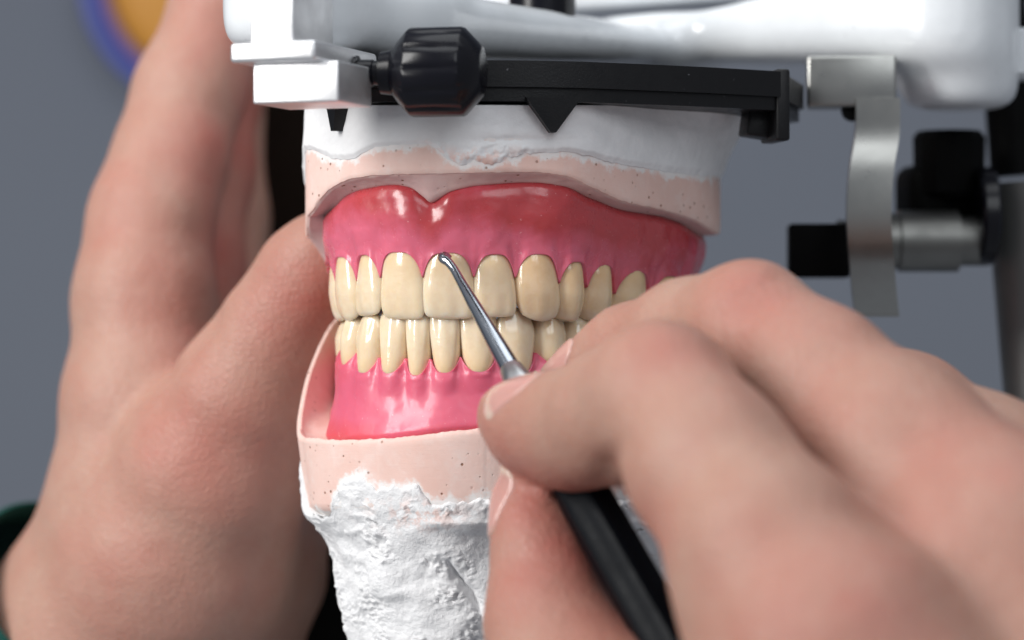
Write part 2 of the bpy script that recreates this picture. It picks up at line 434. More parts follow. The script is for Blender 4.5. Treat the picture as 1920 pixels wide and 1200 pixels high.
def tooth_mesh(kind, W, H, seed, flip):
    """local: x along the arch, y outward, z from biting edge to neck"""
    nt, na = 34, 44
    pr = {'incisor': dict(w=[(0, .82), (.05, .92), (.14, .985), (.32, 1.0), (.6, .97), (.8, .91), (1, .80)],
                          l=[(0, -1.15), (.04, -.72), (.14, -.3), (.4, .12), (.7, .1), (1, -.5)],
                          g=[(0, -1.7), (.05, -2.1), (.3, -2.9), (.6, -4.2), (1, -6)], e=(.55, 4.0)),
          'canine': dict(w=[(0, .72), (.06, .85), (.2, .98), (.36, 1.0), (.62, .97), (.82, .90), (1, .80)],
                         l=[(0, -1.3), (.05, -.75), (.2, -.1), (.45, .45), (.7, .35), (1, -.4)],
                         g=[(0, -2.0), (.05, -2.5), (.3, -3.6), (.6, -5.2), (1, -7)], e=(1.5, 1.8)),
          'premolar': dict(w=[(0, .60), (.06, .76), (.2, .95), (.38, 1.0), (.64, .97), (.83, .90), (1, .80)],
                           l=[(0, -1.5), (.05, -.9), (.2, -.15), (.45, .4), (.7, .35), (1, -.4)],
                           g=[(0, -4.2), (.05, -6), (.3, -7.8), (.6, -8.2), (1, -7.5)], e=(1.3, 1.7)),
          'molar': dict(w=[(0, .80), (.06, .88), (.2, .97), (.38, 1.0), (.64, .97), (.85, .9), (1, .8)],
                        l=[(0, -1.5), (.05, -.9), (.2, -.15), (.45, .45), (.7, .4), (1, -.3)],
                        g=[(0, -6), (.05, -8.2), (.3, -9.8), (.6, -10), (1, -9)], e=(.9, 3.0)),
          'lower': dict(w=[(0, .90), (.04, .965), (.12, 1.0), (.3, .985), (.6, .91), (.82, .80), (1, .64)],
                        l=[(0, -1.0), (.04, -.55), (.16, -.15), (.45, .15), (.75, .2), (1, -.3)],
                        g=[(0, -1.7), (.05, -2.1), (.3, -2.8), (.6, -4.2), (1, -5.5)], e=(.3, 4.0)),
          'lowercanine': dict(w=[(0, .60), (.05, .76), (.18, .96), (.34, 1.0), (.62, .94), (.84, .83), (1, .66)],
                        l=[(0, -1.2), (.05, -.65), (.2, -.05), (.45, .4), (.75, .35), (1, -.3)],
                        g=[(0, -2.0), (.05, -2.6), (.3, -3.6), (.6, -5.2), (1, -6.5)], e=(1.5, 1.8))}[kind]
    r = np.random.RandomState(seed); sl = r.uniform(-.25, .25)
    tt = np.concatenate([[0, .012, .03], np.linspace(.055, 1, nt-3)])
    fw, fl, fg = (curve(pr[k]) for k in 'wlg'); ph = np.linspace(0, 2*np.pi, na, endpoint=False)
    V = []; Hh = []
    for j, tv in enumerate(tt):
        a = fw(tv)*W/2; yl, yg = float(fl(tv)), float(fg(tv)); mid = (yl*0.38+yg*0.62)
        c, s_ = np.cos(ph), np.sin(ph)
        ex = np.where(s_ > 0, 2/2.25, 2/2.0)
        x = a*np.sign(c)*np.abs(c)**ex
        y = np.where(s_ > 0, mid+(yl-mid)*np.abs(s_)**ex, mid-(mid-yg)*np.abs(s_)**ex)
        xn = x/(W/2)
        y = y+np.where(s_ > 0, 0.13*np.cos(2.6*np.pi*xn)*(1-tv)**1.5*sstep(0, .1, tv)*s_, 0)
        ed = pr['e'][0]*np.abs(xn)**pr['e'][1]+sl*xn
        if kind == 'molar': ed = ed+0.45*(1+np.cos(2*np.pi*xn*1.05))/2*1.4
        z = tv*H+(1-tv)**2.2*ed
        if j == 0: x, y = x*.93, mid+(y-mid)*.6
        V.append(np.column_stack([x, y, z])); Hh.append(np.full(na, tv))
    V = np.concatenate(V); Hh = np.concatenate(Hh)
    f = []
    for i in range(len(tt)-1):
        for k in range(na): f.append((i*na+k, i*na+(k+1) % na, (i+1)*na+(k+1) % na, (i+1)*na+k))
    f.append(tuple(range(na))[::-1]); f.append(tuple(range((len(tt)-1)*na, len(tt)*na)))
    if flip: V[:, 2] *= -1
    return V, f, Hh
def place_tooth(arch, parent, k, y_in, y_neck, kind, flip, seed, tilt=0.0, tip=0.0, mat=None, push=0.0, gap=1.0):
    """tooth between arch knots k and k+1; biting edge at photo height y_in, gum line at y_neck"""
    a, b = [np.array([np.interp(arch.knot_s[j], arch.s, arch.C[:, c]) for c in (0, 1)]) for j in (k, k+1)]
    ch = b-a; W = np.linalg.norm(ch)*gap; tx = ch/np.linalg.norm(ch); nrm = np.array([tx[1], -tx[0]])
    c = (a+b)/2+nrm*(0.45+push)
    z0, z1 = toZ(y_in, c[1]), toZ(y_neck, c[1]); H = abs(z1-z0)*1.16
    V, f, Hh = tooth_mesh(kind, W, H, seed, flip)
    # small tilts about the neck
    zz = V[:, 2]-V[:, 2].mean()
    V[:, 1] = V[:, 1]+zz*math.tan(tilt); V[:, 0] = V[:, 0]+zz*math.tan(tip)
    Wd = np.column_stack([c[0]+V[:, 0]*tx[0]+V[:, 1]*nrm[0], c[1]+V[:, 0]*tx[1]+V[:, 1]*nrm[1], z0+V[:, 2]])
    return mesh_obj('tooth', Wd, f, mat or TOOTH, parent, attr={'height': Hh})

upper = empty('upper_denture', (toX(790, 20), 22, 14), 'upper denture with red and pink wax gum and a full row of ivory teeth', 'denture')
lower = empty('lower_denture', (toX(800, 22), 24, -14), 'lower denture with bright pink wax gum and narrow ivory teeth', 'denture')
# (knot, biting edge y, gum line y, kind, tilt, tip)
UT = [(0, 590, 512, 'molar', 0, 0), (1, 596, 505, 'molar', 0, 0), (2, 600, 500, 'premolar', 0, 0), (3, 602, 492, 'premolar', 0, 0),
      (4, 602, 482, 'canine', 0, 0), (5, 593, 478, 'incisor', 0, .03), (6, 597, 473, 'incisor', .03, .02), (7, 598, 474, 'incisor', .03, -.02),
      (8, 594, 477, 'incisor', 0, -.04), (9, 601, 477, 'canine', -.03, -.06), (10, 602, 491, 'premolar', 0, -.04), (11, 605, 498, 'premolar', 0, -.03),
      (12, 596, 511, 'molar', 0, -.02), (13, 588, 518, 'molar', 0, 0), (14, 580, 522, 'molar', 0, 0)]
for i, (k, yi, yn, kd, ti, tp) in enumerate(UT):
    place_tooth(UA, upper, k, yi+rng.uniform(-2, 2), yn+rng.uniform(-2, 2), kd, False, 10+i, ti+rng.uniform(-.03, .03), tp+rng.uniform(-.025, .025), TOOTH_SHADED if i in (9, 10, 11, 12, 13, 14) else TOOTH, gap=1.015)
LT = [(0, 612, 664, 'molar', 0, 0), (1, 608, 668, 'molar', 0, 0), (2, 604, 672, 'premolar', 0, 0), (3, 601, 676, 'premolar', 0, 0),
      (4, 590, 684, 'premolar', 0, .02), (5, 584, 699, 'lowercanine', 0, .02), (6, 582, 699, 'lower', 0, .03), (7, 581, 704, 'lower', 0, .01), (8, 582, 699, 'lower', .02, 0),
      (9, 582, 697, 'lower', 0, -.03), (10, 576, 700, 'lowercanine', 0, -.05), (11, 580, 683, 'premolar', 0, -.02), (12, 588, 672, 'premolar', 0, 0),
      (13, 606, 664, 'molar', 0, 0), (14, 610, 660, 'molar', 0, 0), (15, 612, 656, 'molar', 0, 0)]
for i, (k, yi, yn, kd, ti, tp) in enumerate(LT):
    place_tooth(LA, lower, k, yi, yn+rng.uniform(-2, 2), kd, True, 60+i, ti+rng.uniform(-.04, .04), tp+rng.uniform(-.04, .04), gap=1.0)

def neck_fields(arch, teeth):
    """for every s: neck height y, normalised position q in its tooth"""
    yn = np.zeros(arch.n); q = np.zeros(arch.n)
    k0 = arch.knot_s
    for (k, yi, y, *_r) in teeth:
        m = (arch.s >= k0[k]-1e-6) & (arch.s <= k0[k+1]+1e-6)
        q[m] = (arch.s[m]-(k0[k]+k0[k+1])/2)/((k0[k+1]-k0[k])/2); yn[m] = y
    yn[arch.s > k0[teeth[-1][0]+1]] = teeth[-1][2]; q[arch.s > k0[teeth[-1][0]+1]] = 1
    ker = np.exp(-np.linspace(-2, 2, 13)**2); ker /= ker.sum()
    yb = np.convolve(np.pad(yn, 6, 'edge'), ker, 'valid')
    return yb, q

def build_gum(name, arch, teeth, border_y, parent, mat, sign, pap, pex, prof, frenum, redf, seed):
    """border_y(vx): photo height of the outer border; sign +1 upper, -1 lower; pap: papilla length px"""
    yn, q = neck_fields(arch, teeth)
    aq = np.abs(q)
    marg = yn+sign*pap*aq**pex
    moff = 0.36-0.85*sstep(0.5, 1.0, aq)
    vs = np.concatenate([[0, .012, .03], np.linspace(.06, 1, 44)])
    yb = border_y(arch.vxo(1.2) if sign > 0 else arch.vx)
    rows = [arch.row(moff-2.2, marg+sign*2)]; red = [redf(arch.vx, 0*arch.vx, marg)]
    po, pm = curve(prof), curve([(0, 1), (.06, .8), (.15, .42), (.3, .12), (.5, 0.0), (1, 0)])
    for v in vs:
        y = marg+(yb-marg)*v
        vh = np.clip((y-yn)/(yb-yn), 0, 1)
        off = po(vh)+moff*pm(v)
        emin = (0.05 if sign > 0 else .14)*np.cos(np.pi*q)*np.exp(-((vh-.2)/.2)**2)
        off = off+emin
        y = marg+(yb-marg)*v
        if frenum: off = off-frenum[2]*np.exp(-((arch.vx-frenum[0]-(1-v)*10)/frenum[1])**2)*sstep(.25, 1, v)
        pts = np.column_stack([arch.at(off), np.zeros(arch.n)])
        pz = arch.row(off, y)
        nz = 0.34*fbm(pz/8.0+seed, 2)+.05*fbm(pz/2.6+seed, 2)+0.03*fbm(pz/1.5+seed, 2)
        nz = nz*sstep(0.02, 0.15, v)
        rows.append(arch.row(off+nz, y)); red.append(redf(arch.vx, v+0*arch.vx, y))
    # rolled border, then the inner side
    for off, dy in ((po(1)-.5, -4), (po(1)-1.4, -6), (po(1)-3, -4), (-3.5, 0), (-6, 12), (-8, 40)):
        rows.append(arch.row(off, yb+sign*dy)); red.append(redf(arch.vx, 1+0*arch.vx, yb))
    rows.append(arch.row(-8, marg-sign*4)); red.append(red[0])
    R = np.stack(rows, 1); nv = R.shape[1]
    V = R.reshape(-1, 3); f = grid_faces(arch.n, nv)
    for i in range(arch.n-1): f.append((i*nv+nv-1, (i+1)*nv+nv-1, (i+1)*nv, i*nv))
    f.append(tuple(range(nv))); f.append(tuple(range((arch.n-1)*nv, arch.n*nv))[::-1])
    return mesh_obj(name, V, f, mat, parent, attr={'red': np.stack(red, 1).reshape(-1)})

ub = curve([(250, 560), (420, 520), (540, 470), (590, 425), (622, 388), (650, 364), (690, 352), (735, 346), (765, 350), (790, 366), (806, 377), (822, 370), (850, 357), (900, 347),
            (1000, 342), (1060, 350), (1110, 372), (1170, 394), (1240, 406), (1290, 424), (1330, 450), (1450, 480), (1600, 500)])
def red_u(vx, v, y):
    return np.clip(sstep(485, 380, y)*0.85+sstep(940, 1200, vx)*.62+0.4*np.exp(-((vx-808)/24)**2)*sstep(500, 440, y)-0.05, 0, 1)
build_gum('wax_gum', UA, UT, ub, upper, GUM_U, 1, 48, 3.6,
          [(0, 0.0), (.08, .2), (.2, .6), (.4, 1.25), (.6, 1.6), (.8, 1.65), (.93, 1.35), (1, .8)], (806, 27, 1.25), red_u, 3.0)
lb = curve([(250, 690), (420, 730), (560, 800), (620, 826), (680, 826), (740, 822), (820, 812), (890, 806), (1000, 806), (1100, 790), (1250, 750), (1500, 700)])
def red_l(vx, v, y):
    return np.clip(sstep(.5, 1.0, v)*.8-sstep(650, 760, vx)*.45+0.5*sstep(690, 640, vx)*sstep(.5, .1, v), 0, 1)
build_gum('wax_gum', LA, LT, lb, lower, GUM_L, -1, 31, 2.8,
          [(0, 0.0), (.05, .25), (.14, .35), (.35, .45), (.6, 1.0), (.8, 1.7), (.93, 2.1), (1, 1.7)], None, red_l, 9.0)

# ------------------------------------------------------------------ casts: pink stone and white plaster
def loft(arch, rows, close=True):
    """rows: list of (n,3) from inside to outside; closed across the back and capped both ends"""
    R = np.stack(rows, 1); n, nv, _ = R.shape
    nb = 24
    if close:
        t = (np.arange(1, nb)/nb)[:, None, None]
        back = R[-1][None]*(1-t)+R[0][None]*t
        R = np.concatenate([R, back], 0)
    m = R.shape[0]; V = R.reshape(-1, 3); f = grid_faces(m, nv, True)
    c0 = R[:, 0].mean(0); c1 = R[:, -1].mean(0)
    V = np.vstack([V, c0, c1]); i0, i1 = m*nv, m*nv+1
    for i in range(m):
        j = (i+1) % m
        f.append((i0, j*nv, i*nv)); f.append((i1, i*nv+nv-1, j*nv+nv-1))
    return V, f

up_cast = empty('upper_cast', (toX(930, 25), 25, 24), 'upper dental model of pink stone set in smooth white plaster under black plate', 'dental cast')
n = UA.n; vx = UA.vx
rim_y = curve([(250, 455), (420, 448), (500, 442), (545, 430), (580, 402), (605, 368), (626, 350), (660, 336), (720, 329), (800, 327), (900, 325), (1000, 324), (1060, 331), (1110, 352), (1170, 379),
               (1240, 394), (1300, 412), (1350, 440), (1450, 470), (1600, 500)])
rim_o = curve([(250, 4), (480, 5.4), (580, 4.9), (640, 4.3), (760, 4.0), (1000, 3.9), (1150, 4.0), (1300, 4.2), (1600, 4)])
ro = rim_o(vx); ry, gy = rim_y(UA.vxo(ro)), ub(UA.vxo(1.2))
jag = fbm(np.column_stack([UA.s/2.2, np.zeros(n), np.zeros(n)]), 3)
rows = []; NL = 11
rows.append(UA.row(-4, gy+2)); rows.append(UA.row(0.2, gy+3))
for tt in np.linspace(0, 1, 9):
    off = 1.2+(ro-0.5-1.2)*tt
    y = gy-2+(ry+1-gy+2)*(tt**0.8)
    r0 = UA.row(off, y); nz = 0.16*fbm(r0/2.4+5, 3)*math.sin(math.pi*min(tt, .96))
    rows.append(UA.row(off+nz*.4, y+nz*K*.6))
rows += [UA.row(ro-.35, ry-1+jag*1.6), UA.row(ro-.05, ry-1.5+jag*1.6), UA.row(ro+.12, ry-5+jag)]
wall = ro+.2+0.05*np.round(np.sin(UA.s/9))      # flat trimmed faces meeting at faint edges
for tt in np.linspace(0.05, 1, 16):
    y = ry*(1-tt)+255*tt-5
    rows.append(UA.row(wall, y))
rows.append(UA.row(wall-6, 250+0*vx))
V, f = loft(UA, rows); st = np.zeros(len(V)); st[:-2].reshape(-1, len(rows))[:, :NL] = 1
SU = (V, f, st)

edge_u = curve([(250, 400), (480, 330), (560, 285), (580, 281), (600, 289), (630, 300), (655, 300), (680, 287), (705, 276), (760, 272), (800, 272), (818, 280), (838, 300), (862, 308), (905, 310), (940, 303),
                (975, 291), (1010, 287), (1060, 286), (1105, 293), (1150, 306), (1220, 318), (1290, 328), (1350, 334), (1600, 380)])
vxp = UA.vxo(ro+.6); ey = edge_u(vxp)+7*fbm(np.column_stack([UA.s/1.6, np.zeros(n)+4, np.zeros(n)]), 4)*(0.35+np.exp(-((vxp-930)/70)**2))
rows = [UA.row(ro-3, ey-8), UA.row(ro+.1, ey-1)]
V, f, st = SU; nr = (len(V)-2)//(UA.n+23)
Yp = np.concatenate([600-V[:-2, 2]*K*D/(D+V[:-2, 1]), [0, 0]])
eyv = np.concatenate([np.repeat(ey, nr), np.full(len(V)-UA.n*nr, 300.0)])
mesh_obj('stone_base', V, f, STONE, up_cast, auto=50, attr={'land_tint': st, 'smear': np.clip(1-(Yp-eyv)/30, 0, 1)})
flare = 8.5*sstep(1180, 1330, vx)
pk = [np.zeros(n), np.ones(n)]
for tt in np.concatenate([[.01, .025], np.linspace(.05, 1, 46)]):
    y = ey*(1-tt)+197*tt
    off = ro+.25+.5*sstep(0, .12, tt)+flare*tt**1.6-1.6*sstep(.0, .9, tt)*sstep(1250, 900, vx)*0.3
    r0 = UA.row(off, y)
    d1, d2, cv = cell(r0/2.6)
    lump = np.exp(-((vxp-920)/75)**2)*np.exp(-((y-288)/22)**2)
    nz = .16*fbm(r0/4, 4)+.9*lump*(cv-.35)*sstep(0, .25, d2-d1)+.35*lump*fbm(r0/1.2, 3)
    nz = nz-0.5*np.exp(-((y-262)/7)**2)*np.exp(-((vx-960)/60)**2)
    rows.append(UA.row(off+nz, y)); pk.append(np.exp(-((vx-890)/60)**2)*sstep(0.35, 0.05, tt)*.9)
rows.append(UA.row(ro-6, 196+0*vx)); pk.append(np.zeros(n))
V, f = loft(UA, rows)
pa = np.stack(pk, 1).reshape(-1); pa = np.concatenate([pa, np.zeros(len(V)-len(pa))])
mesh_obj('mounting_plaster', V, f, PLASTER_U, up_cast, attr={'pink': pa})

low_cast = empty('lower_cast', (toX(830, 25), 25, -62), 'lower dental model of pink stone on crumbly rough white plaster', 'dental cast')
n = LA.n; vx = LA.vx
lrim = curve([(250, 590), (400, 596), (440, 618), (490, 668), (535, 725), (570, 772), (598, 804), (628, 820), (680, 826), (740, 823), (830, 812), (900, 804), (1000, 800), (1100, 782), (1300, 740), (1600, 690)])
lro = curve([(250, 1.0), (400, 2.2), (440, 3.6), (490, 5.6), (535, 7.0), (580, 7.6), (605, 7.3), (635, 6.0), (690, 4.0), (780, 3.0), (900, 2.7), (1100, 3.2), (1300, 4), (1600, 4)])
ry, ro, gy = lrim(vx), lro(vx), lb(vx)
jag = fbm(np.column_stack([LA.s/1.8, np.zeros(n)+9, np.zeros(n)]), 4)
rows = [LA.row(-5, gy-8), LA.row(0.2, gy-6)]
for tt in np.linspace(0, 1, 11):
    off = .9+(ro-.6-.9)*(1-(1-tt)**1.7)
    y = (gy+1)*(1-tt**2.2)+ry*tt**2.2
    nz = .3*fbm(LA.row(off, y)/2.5+2, 3)*math.sin(math.pi*tt)
    rows.append(LA.row(off+nz*.5, y+nz*4))
rows += [LA.row(ro-.25, ry-1+jag*2.2), LA.row(ro+.1, ry+1.5+jag*2.2), LA.row(ro+.3, ry+6+jag)]
wall = ro+.35+0.05*np.round(np.sin(LA.s/8.3))
for tt in np.linspace(.04, 1, 18):
    rows.append(LA.row(wall-(0.8+1.3*sstep(720, 600, vx))*tt-2.2*sstep(.82, 1, tt), ry*(1-tt)+972*tt+4))
rows.append(LA.row(wall-8, 980+0*vx))
V, f = loft(LA, rows); SL = (V, f)

edge_l = curve([(250, 760), (480, 800), (560, 852), (585, 868), (606, 880), (618, 930), (640, 968), (652, 966), (664, 930), (680, 900), (700, 893), (722, 912), (760, 912), (792, 907), (806, 932), (830, 946),
                (862, 940), (900, 934), (950, 942), (1050, 945), (1200, 930), (1600, 880)])
ey = edge_l(vx)+9*fbm(np.column_stack([LA.s/1.5, np.zeros(n)+14, np.zeros(n)]), 4)
V, f = SL; nr = (len(V)-2)//(LA.n+23)
Yp = np.concatenate([600-V[:-2, 2]*K*D/(D+V[:-2, 1]), [0, 0]])
eyv = np.concatenate([np.repeat(ey, nr), np.full(len(V)-LA.n*nr, 940.0)])
mesh_obj('stone_base', V, f, STONE, low_cast, auto=50, attr={'land_tint': np.zeros(len(V)), 'smear': np.clip(1-(eyv-Yp)/34, 0, 1)*(Yp > 700)})
rows = [LA.row(ro-4, ey+8), LA.row(ro-(.8+1.3*sstep(720, 600, vx))*np.clip((ey-ry)/(972-ry), 0, 1)+.25, ey+1)]
pk = [np.zeros(n)]*2
lt = curve([(800, .1), (945, .1), (965, -.4), (988, -1.9), (1020, -2.8), (1050, -3.0), (1090, -3.7), (1130, -4.4), (1200, -5.4), (1330, -8)])
for tt in np.concatenate([[.004, .012, .022], np.linspace(.03, 1, 230)]):
    y = ey*(1-tt)+1330*tt
    side = sstep(760, 600, vx)
    off = ro+.36+.42*sstep(0, .015, tt)-(.8+1.3*sstep(720, 600, vx))*np.clip((y-4-ry)/(972-ry), 0, 1)+lt(y)*(0.55+.45*side)-ro*0.3*sstep(975, 1060, y)
    off = off+(-1.1*sstep(992, 1006, y)+.8*sstep(1030, 1110, y))*sstep(820, 900, vx)
    r0 = LA.row(off, y); rough = .25+.75*sstep(900, 965, y+40*side)
    q = r0+1.5*np.stack([perlin(r0/5+k*9) for k in range(3)], -1)
    d1, d2, cv = cell(q/np.array([8, 8, 4.6])); e1, e2, cw = cell(q/np.array([2.6, 2.6, 1.7])+7)
    patch = sstep(-.15, .4, perlin(r0/5.5+40))
    g1, g2, cg = cell(q/np.array([1.15, 1.15, .8])+3)
    nz = rough*(1.5*(cv-.5)*sstep(0, .5, d2-d1)+1.3*fbm(r0/11+3, 2)+(.08+.26*patch)*fbm(r0/1.1+8, 3, .7)+patch*(.8*(cw-.5)*sstep(0, .5, e2-e1)+.55*(cg-.5)))+(1-rough)*.2*fbm(r0/2.5, 4)
    ppx = topx(r0[:, 0], r0[:, 1])
    gd = (y-1062)-(ppx-838)*1.15+22*perlin(r0/6+60)+9*perlin(r0/1.8+61)                       # slanting gouge and a broken lip above it
    nz = nz-2.2*np.exp(-(np.maximum(gd, gd*-2.2)/20)**2)*sstep(832, 850, ppx)*sstep(915, 890, ppx)
    nz = nz+.8*np.exp(-((y-982)/9)**2)*sstep(770, 830, ppx)+1.2*np.exp(-((y-1105)/26)**2-((ppx-735)/26)**2)
    rows.append(LA.row(off+nz*sstep(0, .02, tt), y)); pk.append(np.exp(-((y-965)/26)**2)*np.exp(-((vx-800)/70)**2)*.7)
rows.append(LA.row(ro-12, 1335+0*vx)); pk.append(np.zeros(n))
V, f = loft(LA, rows)
pa = np.stack(pk, 1).reshape(-1); pa = np.concatenate([pa, np.zeros(len(V)-len(pa))])
mesh_obj('mounting_plaster', V, f, PLASTER_L, low_cast, attr={'pink': pa})

# ------------------------------------------------------------------ articulator
AR = math.radians(-33)                   # the instrument is turned: its stem runs back and to the right
art = empty('articulator', (40, 90, -75), 'white enamelled dental articulator with black mounting plate and steel fittings', 'articulator')
sd = np.array([math.sin(-AR), math.cos(-AR)]); cd = np.array([sd[1], -sd[0]])   # along the stem, across to the right
apex = np.array([toX(515, -16), -16.0]); junc = apex+sd*128
def loc2(a, b): return apex+sd*a+cd*b    # a along the stem, b across
# upper arm: tapered stem with rounded edges, one mesh with the cross bar
def bar_bm(secs, seg=10):
    """secs: (a, b, half-width across, z0, z1, roundness mm) lofted rounded-rectangle sections along the stem"""
    bm = bmesh.new(); rings = []
    for a, b, hw, z0, z1, r in secs:
        ring = []
        hz = (z1-z0)/2; zc = (z0+z1)/2; r = min(r, hw*.98, hz*.98)
        for (sx, sz, a0) in ((1, 1, 0), (-1, 1, 90), (-1, -1, 180), (1, -1, 270)):
            for k in range(seg+1):
                an = math.radians(a0+90*k/seg)
                w_, z_ = sx*(hw-r)+r*math.cos(an), zc+sz*(hz-r)+r*math.sin(an)
                p = loc2(a, b+w_); ring.append(bm.verts.new((p[0], p[1], z_)))
        rings.append(ring)
    m = len(rings[0])
    for i in range(len(rings)-1):
        for k in range(m): bm.faces.new((rings[i][k], rings[i][(k+1) % m], rings[i+1][(k+1) % m], rings[i+1][k]))
    bm.faces.new(rings[0][::-1]); bm.faces.new(rings[-1]); return bm
def cross_bm(secs, seg=10):
    bm = bmesh.new(); rings = []
    for b, a, hw, z0, z1, r in secs:
        ring = []; hz = (z1-z0)/2; zc = (z0+z1)/2; r = min(r, hw*.98, hz*.98)
        for (sx, sz, a0) in ((1, 1, 0), (-1, 1, 90), (-1, -1, 180), (1, -1, 270)):
            for k in range(seg+1):
                an = math.radians(a0+90*k/seg)
                p = loc2(a+sx*(hw-r)+r*math.cos(an), b); ring.append(bm.verts.new((p[0], p[1], zc+sz*(hz-r)+r*math.sin(an))))
        rings.append(ring)
    m = len(rings[0])
    for i in range(len(rings)-1):
        for k in range(m): bm.faces.new((rings[i][k], rings[i][(k+1) % m], rings[i+1][(k+1) % m], rings[i+1][k]))
    bm.faces.new(rings[0][::-1]); bm.faces.new(rings[-1]); return bm
def smax(a, b, k): return -smin(-a, -b, k)
h = 1.3; lo = np.array([-66, -34, 36.0]); hi = np.array([112, 172, 92.0]); Ng = np.ceil((hi-lo)/h).astype(int)
g = np.stack(np.meshgrid(*[lo[k]+h*np.arange(Ng[k]) for k in range(3)], indexing='ij'), -1)
rel = g[..., :2]-apex; ga = rel@sd; gb = rel@cd; gz = g[..., 2]
def slab(t, z0, z1): return np.maximum(z0[0]+(z0[1]-z0[0])*t-gz, gz-(z1[0]+(z1[1]-z1[0])*t))
def bar(a0, b0, a1, b1, r0, r1, z0, z1):
    p0, p1 = np.array([a0, b0]), np.array([a1, b1]); L = p1-p0
    t = np.clip(((ga-a0)*L[0]+(gb-b0)*L[1])/(L@L), 0, 1)
    d = np.hypot(ga-a0-t*L[0], gb-b0-t*L[1])-(r0+(r1-r0)*t)
    return smax(d, slab(t, z0, z1), 6.0)
F = bar(9, -6.5, 40, -1, 9.5, 9.5, (46.4, 47.6), (64, 59.5))
F = smin(F, bar(36, -1, 128, 0, 10, 12, (47.4, 53.2), (59.6, 60)), 4)
F = smin(F, bar(128, 0, 126, 66, 9, 11, (53.4, 50.0), (61.5, 70)), 6)
F = smin(F, bar(128, 0, 128, -60, 9, 9, (53.4, 53), (61.5, 63)), 6)
hc = P(1798, 100, 60)
F = smin(F, smax(np.hypot(g[..., 0]-hc[0], g[..., 1]-hc[1])-11.4, np.maximum(41.5-gz, gz-88), 5.0), 9)
for k in range(3):
    sl = [slice(None)]*3
    for e in (0, -1): sl[k] = e; F[tuple(sl)] = 1
v, qd = surface_nets(F, lo, h); v = relax(v, qd, 5, .5)
arm = mesh_obj('upper_arm', v, qd, WHITE, art)
bm_obj('top_plate', cross_bm([(-60, 133, 8, 66.4, 78, 3), (0, 133, 8, 66, 77, 3), (40, 133, 8, 66, 78, 3), (58, 133, 8, 67, 80, 3)]), WHITE, art, 60)
# black screw standing on the stem
c = P(1017, 40, 52)
bm_obj('lock_screw', lathe_bm([(0, 5.6), (.5, 6.5), (12, 6.5)], (c[0], c[1], 57.6), (c[0], c[1], 80), 40), BLACKG, art)
# aluminium pin holder at the nose of the arm
bz = AR*0.62
fx = np.array([math.cos(bz), math.sin(bz)]); fy = np.array([-fx[1], fx[0]])
def nose(px0, px1, y0, y1, Yf, depth, bev, name, mat, back=0.0):
    a = P(px0, y1, Yf); wd = (px1-px0)/K*(D+Yf)/D/fx[0]
    c = a[:2]+fx*wd/2+fy*(depth/2+back); z0, z1 = toZ(y1, Yf), toZ(y0, Yf)
    return bm_obj(name, box_bm((c[0], c[1], (z0+z1)/2), (wd, depth, z1-z0), bz, bev), mat, art)
nose(469, 553, -45, 84, -22, 16, .35, 'pin_post', ALU)
nose(430, 595, 80, 118, -23, 26, .7, 'pin_flange', ALU)
nose(474, 638, 118.6, 195, -21.5, 14, .35, 'pin_block', ALU)
# clamp screw with black knob, standing out of the block's right-hand side
kc = P(640, 138, -12); kd = np.array([fx[0]*.97, -.16, 0.0]); kd /= np.linalg.norm(kd)
ka = kc+kd*2.0
bm = lathe_bm([(0, 2.9), (.1, 3.6), (1.6, 5.6), (3.2, 7.3), (3.7, 7.6), (8, 7.6), (12.4, 7.6), (12.9, 7.4), (14.4, 5.8), (15.9, 4.2), (16.1, 3.4)], ka+kd*6.7, ka+kd*30, 96)
for v_ in bm.verts:                                   # shallow ribs round the grip
    rel_ = v_.co-Vector(tuple(ka)); t_ = rel_.dot(Vector(tuple(kd))); rad = rel_-Vector(tuple(kd))*t_
    an = math.atan2(rad.z, rad.dot(Vector((0, 1, 0))))
    v_.co = v_.co-rad*(0.05*max(0.0, math.cos(an*12))**3 if 10.3 < t_ < 19.3 else 0.0)
kn = bm_obj('clamp_knob', bm, BLACKG, art, 32)
bm_obj('screw_neck', lathe_bm([(0, 3.0), (1.4, 3.0), (1.5, 2.3), (4, 2.3), (4.2, 2.1), (5.2, 2.1), (5.4, 3.6), (7.4, 3.9)], ka-kd*0.4, ka+kd*30, 32), BLACKG, kn, 30)
# mounting plate: rim with a groove line, wedge teeth, side tab
plY = curve([(596, 8), (640, 1), (700, -3.5), (800, -5.6), (900, -5.8), (1040, -4.4), (1200, 1.5), (1330, 7.5), (1464, 15.5)])
plx = np.array([596, 605, 618, 640, 670, 720, 780, 850, 930, 1010, 1090, 1170, 1250, 1330, 1400, 1464.0])
pfr = np.array([[toX(x, float(plY(x))), float(plY(x))] for x in plx])
def plate_poly(ins):
    c = np.array([8.0, 38.0])
    back = np.array([[56, 45], [40, 78], [10, 88], [-22, 78], [-36, 45.0]])
    p = np.vstack([pfr, back]); d = c-p
    return (p+d/np.linalg.norm(d, axis=1)[:, None]*ins).tolist()
plate = bm_obj('mounting_plate', prism_bm(plate_poly(0.0), 40.4, 45.0, .45, 3), BLACK, art, 30)
bm_obj('plate_rim', prism_bm(plate_poly(0.9), 38.0, 40.36, .3, 2), BLACK, plate, 30)
